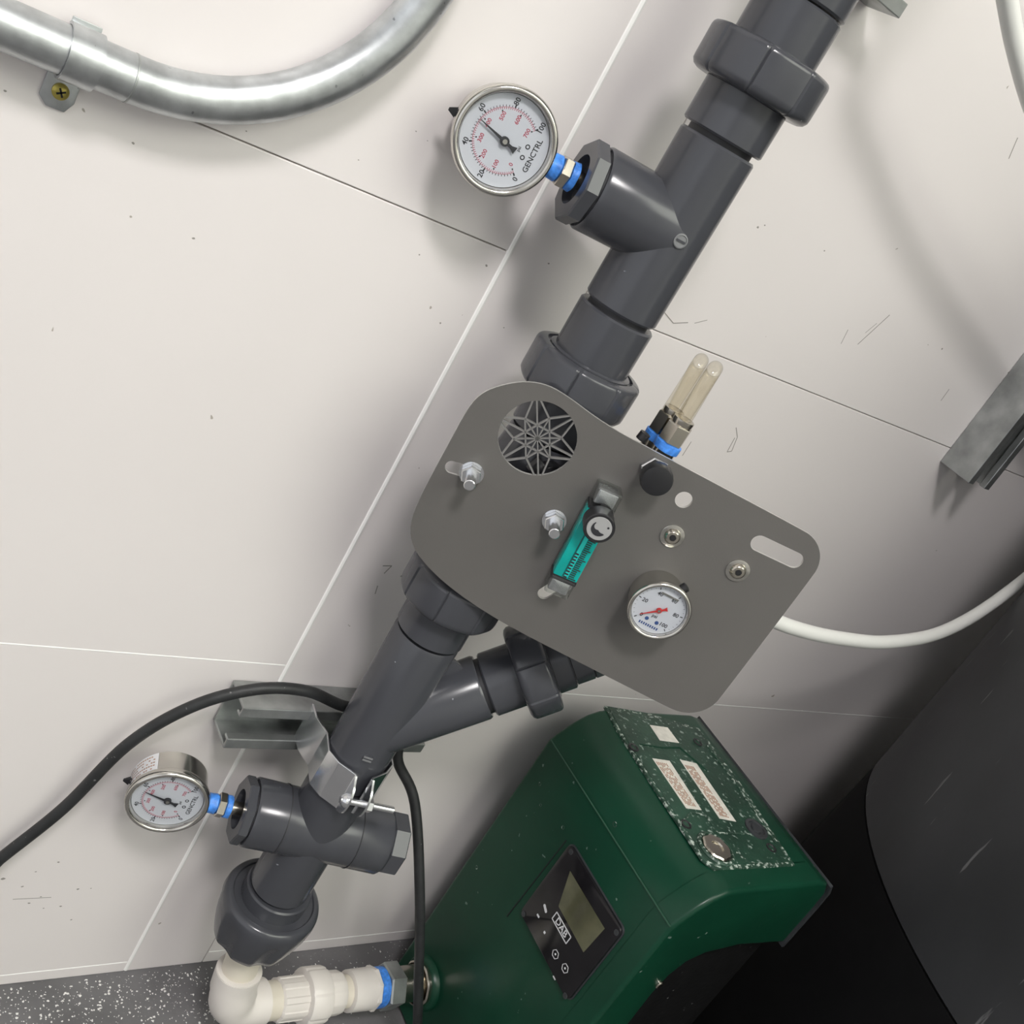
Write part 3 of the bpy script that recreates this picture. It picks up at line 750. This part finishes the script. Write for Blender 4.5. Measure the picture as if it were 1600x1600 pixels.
# small valve with a black knob
p = plp(1022, 733)
t = thing('needle_valve', 'black round valve knob with chrome hex nut on the panel', 'valve', pm(p[0], p[1], .0011))
b = MB(); b.hexn((0, 0, 0), (0, 0, .0050), .0095, .0008, rot=.55); b.build('hex_nut', 'zinc', t, smooth=25)
MB().lathe([(.0050, .0060), (.0090, .0058), (.0105, .0050)], (0, 0, 0), Z, 28).build('collar', 'zinc', t)
MB().lathe([(.0085, .0060), (.0095, .0094), (.0110, .0101), (.0170, .0101), (.0190, .0094), (.0196, .0070), (.0197, .001)], (0, 0, 0), Z, 40, lambda r, a, s: r*(1-.018*(sin(18*a) > .2) if .0105 < s < .0175 else 1)).build('knob', 'black', t)

# panel gauge (red needle)
gp = plp(1042, 922)
tg = gauge('pressure_gauge', 'small pressure gauge with red needle mounted on the grey panel', pm(gp[0]-.0047, gp[1]-.0060, .0165), .0205, None, 'needle_red', 2, False)
MB().lathe([(-.0152, .0180), (-.0060, .0184)], (0, 0, 0), Z, 48).build('case_rear', 'steel', tg)
MB().lathe([(.0175, .0034), (.0215, .0032), (.0220, .0020)], (0, 0, -.004), V((.45, .9, 0)), 16).build('vent_plug', 'black', tg)

# fittings and tubing behind the top edge of the panel
def pw(px, py, n): 
    u, z = plp(px, py, n); return V((AX.x, AX.y, 0)) + U*u + N*(PH+n) + V((0, 0, z))
def push_fit(label, px, py, n, h):
    o_ = pw(px, py, n); t = thing('tube_fitting', label, 'fitting', base(o_), 'tube fittings behind the panel')
    b = MB(); b.hexn((0, 0, -.004), (0, 0, h), .0085, .0006, hint=(.4, 1, 0)); b.build('hex_body', 'nickel', t, smooth=25)
    MB().lathe([(h, .0066), (h+.002, .0070), (h+.004, .0070), (h+.0045, .0062)], (0, 0, 0), Z, 24).build('grip_ring', 'nickel', t)
    MB().lathe([(-.010, .0070), (-.0095, .0086), (-.0045, .0088), (-.004, .0070)], (0, 0, 0), Z, 28).build('thread_tape', 'tape', t)
    MB().cyl((0, 0, -.034), (0, 0, -.010), .0072, 20).build('stem', 'nickel', t)
    return o_
a1 = push_fit('nickel hex fitting with blue tape in front, behind the panel edge', 1052, 682, -.012, .009)
a2 = push_fit('darker nickel hex fitting tucked behind the other one', 1036, 668, -.030, .010)
MB().cyl(pw(1001, 687, -.008)-a2, pw(1009, 677, -.008)-a2, .0036, 14).build('end_cap', 'black', [o for o in bpy.data.objects if o.name.startswith('tube_fitting')][-1])
def ctube(label, pts):
    o_ = MB().tube(pts, .0048, 18).build('clear_tube', 'tubing'); o_['label'] = label; o_['category'] = 'tube'; o_['group'] = 'clear tubes behind the panel'
e1 = pw(1116, 578, -.012); e2 = pw(1094, 566, -.030)
def bend(o0, e, px, py):
    r = ray(px, py); r = V((r.x, r.y, 0)).normalized()
    return [o0 + V((0, 0, .012)), o0.lerp(e, .55) + V((0, 0, .003)), e + V((0, 0, -.006)), e + r*.004 + V((0, 0, -.0008)), e + r*.011 + V((0, 0, -.001)), e + r*.019 + V((0, 0, -.006)), e + r*.024 + V((0, 0, -.018)), e + r*.026 + V((0, 0, -.042))]
ctube('clear yellowed tube rising from the front hex fitting', bend(a1, e1, 1116, 578))
ctube('clear yellowed tube rising from the rear hex fitting', bend(a2, e2, 1094, 566))

# white hose
hp = [aty(1130, 925, -.135), aty(1180, 956, -.138), aty(1240, 981, -.140), aty(1310, 997, -.138), aty(1390, 1003, -.132), aty(1475, 986, -.115), aty(1560, 936, -.088), aty(1640, 865, -.050), (1.19, -.030, .70), (1.20, -.030, .75), (1.13, -.050, .795), (1.02, -.080, .815), aty(1740, 460, -.09), aty(1670, 310, -.09), aty(1618, 180, -.09), aty(1589, 80, -.09), aty(1572, -10, -.09), aty(1555, -120, -.09), (.515, -.095, 1.10), (.51, -.10, 1.20), (.51, -.10, 1.35), (.51, -.10, 1.55)]
o_ = MB().tube(hp, .0060, 18).build('hose', 'hose'); o_['label'] = 'white plastic hose curving from behind the panel past the tank'; o_['category'] = 'hose'

# black cable
cp = [(-.90, -.012, FZ+.006), (-.45, -.020, FZ+.006), (-.10, -.016, FZ+.012), (.06, -.010, .050), aty(-70, 1400, -.010), aty(0, 1342, -.012), aty(100, 1262, -.014), aty(200, 1163, -.018), aty(300, 1104, -.024), aty(400, 1077, -.030), aty(480, 1080, -.032), aty(545, 1105, -.033), (.478, -.038, .352), (.494, -.043, .326), aty(622, 1190, -.048), aty(648, 1255, -.065), aty(656, 1400, -.105), aty(654, 1540, -.130), aty(652, 1605, -.138), aty(650, 1650, -.142)]
o_ = MB().tube(cp, .0044, 16).build('cable', 'cable'); o_['label'] = 'black rubber cable running over the strut and down to the pump'; o_['category'] = 'cable'

# ------------------------------------------------------------------ white pipe run to the pump
EX, EY, EZ = .4475, -.081, .040
t = thing('pipe', 'short cream pipe between the flared union and white elbow', 'pipe', base((EX, EY, .06)))
TP = V((AX.x+.001, AX.y, .128)); E0 = V((EX, EY, EZ)); tilt = (TP-E0).normalized()
MB().cyl(E0 + tilt*.034 - V((EX, EY, .06)), TP - V((EX, EY, .06)), .0150, 32).build('tube', 'cream_pvc', t)
t = thing('pipe_elbow', 'white plastic elbow sitting near the grey floor', 'pipe elbow', base((EX, EY, EZ)))
mb = MB()
vs = []; fs = []; seg = 40; rows = []
cl = [tilt*.043, tilt*.034, tilt*.026]
for k in range(0, 9):
    a = pi/2*k/8; c_ = V((.018, 0, .018)); cl.append(c_ + V((-.018*cos(a), 0, -.018*sin(a))) )
cl += [V((.024, 0, 0)), V((.034, 0, 0))]
mb.tube(cl, .0196, seg, straight=True); mb.build('body', 'white_pvc', t, smooth=60)
MB().lathe([(.0425, .0152), (.0425, .0193), (.0438, .0192), (.0442, .0178), (.0438, .0152)], (0, 0, 0), tilt, 48).build('socket_rim', 'white_pvc', t)
RUNX = V((1, -.01, -.012)).normalized()
ro = V((EX, EY, EZ))
t = thing('pipe', 'short white pipe stub between elbow and white union', 'pipe', base(ro + RUNX*.034))
MB().cyl((0, 0, 0), RUNX*.016, .0166, 36).build('tube', 'cream_pvc', t)
t = thing('pipe_union', 'ribbed white plastic union on the floor pipe', 'pipe union', base(ro + RUNX*.0465))
rib = lambda r, a, s: r*(1 + (.045 if sin(9*a) > .35 else 0))
MB().lathe([(0, .0165), (.0015, .0183), (.025, .0185), (.028, .0176)], (0, 0, 0), RUNX, 108, rib).build('ribbed_sleeve', 'white_pvc', t, smooth=30)
MB().lathe([(.025, .0188), (.0262, .0240), (.0280, .0250), (.044, .0250), (.0465, .0240), (.0475, .0200)], (0, 0, 0), RUNX, 108, lambda r, a, s: r*(1 - (.03 if (a*6/(2*pi)) % 1 < .06 else 0))).build('union_nut', 'white_pvc', t, smooth=30)
MB().lathe([(.047, .0188), (.0485, .0192), (.0620, .0190), (.0645, .0178)], (0, 0, 0), RUNX, 108, lambda r, a, s: r*(1 + (.02 if sin(12*a) > .6 else 0))).build('tail_piece', 'white_pvc', t, smooth=30)
t = thing('pipe_adapter', 'white hex adapter with blue thread tape by the pump inlet', 'pipe adapter', base(ro + RUNX*.111))
MB().lathe([(-.001, .0146), (.012, .0148)], (0, 0, 0), RUNX, 40).build('pipe_end', 'cream_pvc', t)
MB().lathe([(.0085, .0164), (.0095, .0186), (.033, .0190), (.0335, .0168)], (0, 0, 0), RUNX, 48).build('socket', 'white_pvc', t)
b = MB(); b.hexn(RUNX*.0325, RUNX*.0375, .0203, .0008, hint=(0, .3, 1), n=8); b.build('hex_collar', 'white_pvc', t, smooth=25)
MB().lathe([(.0375, .0155), (.0380, .0184), (.0465, .0184), (.0470, .0150)], (0, 0, 0), RUNX, 40, lambda r, a, s: r*(1+.012*sin(7*a))).build('thread_tape', 'tape', t)
b = MB(); b.hexn(RUNX*.0470, RUNX*.0640, .0222, .0015, hint=(0, .2, 1)); b.build('metal_hex', 'galv_dull', t, smooth=25)
MB().lathe([(.064, .0165), (.0900, .0170)], (0, 0, 0), RUNX, 40, lambda r, a, s: r*(1+.01*sin(5*a+s*800))).build('nipple', 'nickel', t)

# ------------------------------------------------------------------ the pump
PX0 = .655; PTZ = .3665
t = thing('pump', 'dark green pump with black display and scuffed top, on the floor', 'pump', base((.75, -.14, FZ)))
O = V((.75, -.14, FZ))
XZ = mtx(-O, V((1, 0, 0)), V((0, 0, 1)), V((0, -1, 0)))     # poly (x, z) extruded along -y
prof = [(.6560, FZ+.004), (.6545, .10), (.6540, .326), (.6580, .334), (.6690, .349), (.6800, .3595), (.6910, .3650), (.7000, PTZ), (.815, PTZ), (.829, .3635), (.8380, .352), (.8400, .330), (.8400, FZ+.004)]
MB().prism(prof, .042, .222, XZ).build('housing', 'green', t, smooth=40, bevel=.0045, bang=60, bseg=4, bsel=lambda e: all(v.co.y > .05 for v in e.verts))
# front cover with an arched opening
archp = [(.706, FZ+.004), (.706, .200), (.7035, .240), (.7060, .262), (.7140, .277), (.7300, .285), (.7700, .2895), (.8350, .2840), (.8400, .2830)]
fprof = prof[:-1]
fc_ = fprof + archp[::-1]
MB().prism(fc_, .2215, .2440, XZ).build('front_cover', 'green', t, smooth=50, bevel=.0070, bang=40, bseg=5, bsel=lambda e: all(v.co.y < -.0999 for v in e.verts))
MB().prism([(.700, FZ+.002), (.700, .27), (.8432, .282), (.8432, FZ+.002)], .2215, .2290, XZ).build('motor_base', 'pump_black', t)
# dark rear casing that rims the right and back side
rp = [(.8395, .2800), (.8395, .3300), (.8390, .3500), (.8340, .3600), (.8350, .3625), (.8418, .3520), (.8432, .3330), (.8432, .2800)]
MB().prism(rp, .040, .2455, XZ).build('rear_casing', 'rim_dark', t, smooth=30)
rp2 = [(.8395, FZ+.001), (.8395, .2840), (.8460, .2840), (.8460, FZ+.001)]
# parting line on the display face and slanting screw-cover line
MB().box((.6534, -.2425, .3279), (.6548, -.046, .3285), Matrix.Translation(-O)).build('parting_line', 'green_line', t)
def face_line(ps, wd, m):
    mb = MB()
    for a_, b_ in zip(ps, ps[1:]):
        A_, B_ = atx(*a_, .6540), atx(*b_, .6540); mb.bar((-A_.y, A_.z), (-B_.y, B_.z), wd, .0008, .0013, mtx(V((PX0, 0, 0)) - O, V((0, -1, 0)), Z, V((-1, 0, 0))))
    mb.build('face_line', m, t, smooth=0)
face_line([(885, 1313), (792, 1432)], .0010, 'black_matte')
for p_, r_ in (((844, 1225), .0012), ((961, 1288), .0016), ((880, 1293), .0012), ((845, 1258), .0010), ((745, 1355), .0012)):
    c_ = atx(*p_, .6535); mb = MB(); mb.add(*ring2d(0, 0, r_*1.6, r_, 0)); vs_ = [mtx(V((.6532, c_.y, c_.z)) - O, V((0, -1, 0)), Z, V((-1, 0, 0))) @ V(v) for v in mb.v]
    q_ = MB(); q_.add(vs_, mb.f); q_.build('scuff', 'green_rim', t, smooth=0)
# scuffed top plate
tp = [(945, 1102), (1010, 1113), (1092, 1137), (1150, 1212), (1243, 1352), (1180, 1356), (1118, 1358), (1098, 1342), (1030, 1240), (965, 1140)]
tz = PTZ + .0012
poly = [tuple(atz(*p, tz)[:2]) for p in tp]
cx_ = sum(p[0] for p in poly)/len(poly); cy_ = sum(p[1] for p in poly)/len(poly)
TM = mtx(-O, V((1, 0, 0)), V((0, 1, 0)), Z)
rim = [(cx_ + (p[0]-cx_)*1.0, cy_ + (p[1]-cy_)*1.0) for p in poly]
inn = [(cx_ + (p[0]-cx_)*.93, cy_ + (p[1]-cy_)*.955) for p in poly]
MB().prism(rim, PTZ-.002, PTZ+.0010, TM).build('top_rim', 'green_rim', t, bevel=.0006)
plate = MB().prism(inn, PTZ-.001, PTZ+.0016, TM).build('top_plate', 'green_worn', t, bevel=.0006)
lz = PTZ+.0016
def tquad(ps, h, name, m, par=plate):
    return MB().prism([tuple(atz(*p, lz)[:2]) for p in ps], lz, lz+h, TM).build(name, m, par, smooth=0)
tquad([(1015, 1133), (1043, 1137), (1061, 1161), (1031, 1157)], .0003, 'blank_sticker', 'sticker')
s1 = tquad([(1019, 1185), (1046, 1189), (1096, 1266), (1072, 1263)], .0003, 'label_sticker', 'sticker')
s2 = tquad([(1062, 1187), (1088, 1193), (1150, 1284), (1124, 1279)], .0003, 'label_sticker', 'sticker')
for (qa, qb, qc, qd) in (((1024, 1190), (1042, 1193), (1089, 1262), (1073, 1259)), ((1069, 1195), (1084, 1198), (1141, 1280), (1126, 1276))):
    mb = MB(); lz2 = lz+.0003
    A_, B_, C_, D_ = [atz(*p, lz2) for p in (qa, qb, qc, qd)]
    for i in range(6):
        f_ = (i+.5)/6; p = A_.lerp(B_, f_); q = D_.lerp(C_, f_); g_ = 0.0
        while g_ < .97:
            l_ = min(random.uniform(.04, .16), .98-g_); e1_ = p.lerp(q, g_); e2_ = p.lerp(q, g_+l_)
            mb.bar(tuple(e1_[:2]), tuple(e2_[:2]), .0011, lz2, lz2+.0001, TM); g_ += l_ + random.uniform(.015, .05)
    mb.build('label_lines', 'sticker_print', s1 if qa[0] < 1050 else s2, smooth=0)
# filler plug, drain plug and screws on the top
c_ = atz(1118, 1327, lz) - O
MB().lathe([(-.004, .0175), (.0010, .0175), (.0022, .0163), (.0024, .0150), (-.0005, .0140)], V((c_.x, c_.y, lz-O.z)), Z, 40).build('plug_ring', 'green_rim', plate)
pl_ = MB().lathe([(-.001, .0138), (.0022, .0136), (.0034, .0125), (.0036, .006), (.0022, .0055), (.0022, .0004)], V((c_.x, c_.y, lz-O.z)), Z, 40, lambda r, a, s: r*(1-.05*(sin(8*a) > .5))).build('filler_plug', 'nickel', plate)
c_ = atz(1181, 1296, lz) - O
MB().lathe([(-.001, .0115), (.0014, .0112), (.0016, .0085), (.0004, .0080), (.0004, .0055), (.0020, .0050), (.0020, .0003)], V((c_.x, c_.y, lz-O.z)), Z, 32).build('plug', 'rim_dark', plate)
for p in ((990, 1168), (1090, 1160), (1072, 1288), (1205, 1325)):
    c_ = atz(*p, lz) - O
    MB().lathe([(-.001, .0052), (.0006, .0050), (.0008, .0036), (-.0002, .0030), (-.0002, .0002)], V((c_.x, c_.y, lz-O.z)), Z, 20).build('screw', 'black', plate)
def groove(ps, wd=.0016, m='green_rim'):
    mb = MB()
    for a_, b_ in zip(ps, ps[1:]):
        mb.bar(tuple(atz(*a_, lz)[:2]), tuple(atz(*b_, lz)[:2]), wd, lz, lz+.0006, TM)
    mb.build('raised_line', m, plate, smooth=0)
groove([(1000, 1163), (1035, 1168), (1062, 1168), (1105, 1205)], .0014, 'green')
groove([(1062, 1288), (1080, 1270), (1102, 1274), (1120, 1300)], .0018)
groove([(1120, 1302), (1170, 1303)], .0016)
groove([(1150, 1332), (1170, 1348), (1200, 1350)], .0016)
groove([(1105, 1165), (1150, 1225), (1212, 1318)], .0020)
# display
DX = PX0 - .0010
def dq(px, py): 
    p = atx(px, py, DX-.0035); return (-p.y, p.z)
DM = mtx(V((DX, 0, 0)) - O, V((0, -1, 0)), V((0, 0, 1)), V((-1, 0, 0)))
dis = MB().prism(rrect(.1275, .1985, .2160, .2885, .006), -.0005, .0035, DM).build('display', 'panel_gloss', t, bevel=.0010)
MB().prism(rrect(.1265, .1975, .2170, .2895, .006), -.0006, .0012, DM).build('display_frame', 'rim_dark', dis, bevel=.0005)
MB().prism([dq(891, 1361), dq(945, 1451), dq(912, 1488), dq(873, 1416)], .0035, .0038, DM).build('lcd_screen', 'screen', dis, smooth=0)
mb = MB()
ld = [dq(862, 1431), dq(872, 1425), dq(893, 1466), dq(883, 1477)]
cxl = sum(p[0] for p in ld)/4; czl = sum(p[1] for p in ld)/4
xs = [p[0] for p in ld]; zs = [p[1] for p in ld]
lw = (max(xs)-min(xs)); lh = (max(zs)-min(zs))
E4 = .0038
x0, x1, y0, y1 = cxl-.0125, cxl+.0125, czl-.0042, czl+.0042
for a_, b_ in (((x0, y0), (x1, y0)), ((x1, y0), (x1, y1)), ((x1, y1), (x0, y1)), ((x0, y1), (x0, y0))): mb.bar(a_, b_, .0009, .0035, E4, DM)
mb.text('DAB', .0088, DM @ Matrix.Translation((cxl, czl, E4)))
mb.prism(slot(dq(851, 1415), dq(853, 1424), .0013), .0035, E4, DM)
for p in ((868, 1491), (883, 1513)):
    c_ = dq(*p)
    for k in range(6):
        a = radians(60*k); b_ = radians(60*k+60)
        mb.bar((c_[0]+.0040*cos(a), c_[1]+.0040*sin(a)), (c_[0]+.0040*cos(b_), c_[1]+.0040*sin(b_)), .0005, .0035, E4, DM)
    mb.prism(circle(*c_, .0009, 12), .0035, E4, DM)
for p, w_, h_ in (((841, 1431), .0036, .0018), ((851, 1457), .0022, .0022), ((866, 1528), .0040, .0012)):
    c_ = dq(*p); mb.prism(rrect(c_[0]-w_/2, c_[1]-h_/2, c_[0]+w_/2, c_[1]+h_/2, .0004), .0035, E4, DM)
mb.build('display_print', 'white_print', dis, smooth=0)
for p in ((892, 1331), (963, 1457), (883, 1556), (818, 1428)):
    c_ = dq(*p)
    MB().lathe([(.0033, .0026), (.0040, .0024), (.0041, .0010)], DM @ V((c_[0], c_[1], 0)), V((-1, 0, 0)), 16).build('screw', 'rim_dark', dis)
# inlet port
ip = V((PX0, -.0840, .0375)) - O
MB().lathe([(-.002, .0265), (.004, .0255), (.0065, .0232), (.0065, .0208), (.003, .0198)], ip, V((-1, 0, 0)), 48).build('inlet_port', 'green', t)
MB().lathe([(.0030, .0216), (.0090, .0214), (.0100, .0196), (.0040, .0172)], ip, V((-1, 0, 0)), 40, lambda r, a, s: r*(1+.02*sin(9*a))).build('inlet_seal', 'nickel', t)
c_ = V((.700, -.2440, .2520)) - O
MB().lathe([(0, .0040), (.0012, .0040), (.0020, .0030)], c_, V((0, -1, 0)), 20).build('cover_screw', 'nickel', t)

# ------------------------------------------------------------------ black tank
TC = V((1.286, -.472, 0))
t = thing('tank', 'big black round tank wrapped in a scratched sleeve', 'tank', base(TC + V((0, 0, FZ))))
MB().lathe([(0, .436), (.12, .431), (.30, .4238), (.3645, .4212), (.366, .404), (.80, .404)], (0, 0, 0), Z, 128).build('tank_body', 'tank_base', t, smooth=50)
MB().lathe([(.366, .406), (.3655, .419), (.3675, .4215), (.55, .4215), (.80, .4222), (1.05, .4228), (1.055, .424), (1.055, .408)], (0, 0, 0), Z, 160).build('sleeve', 'tank', t, smooth=50)
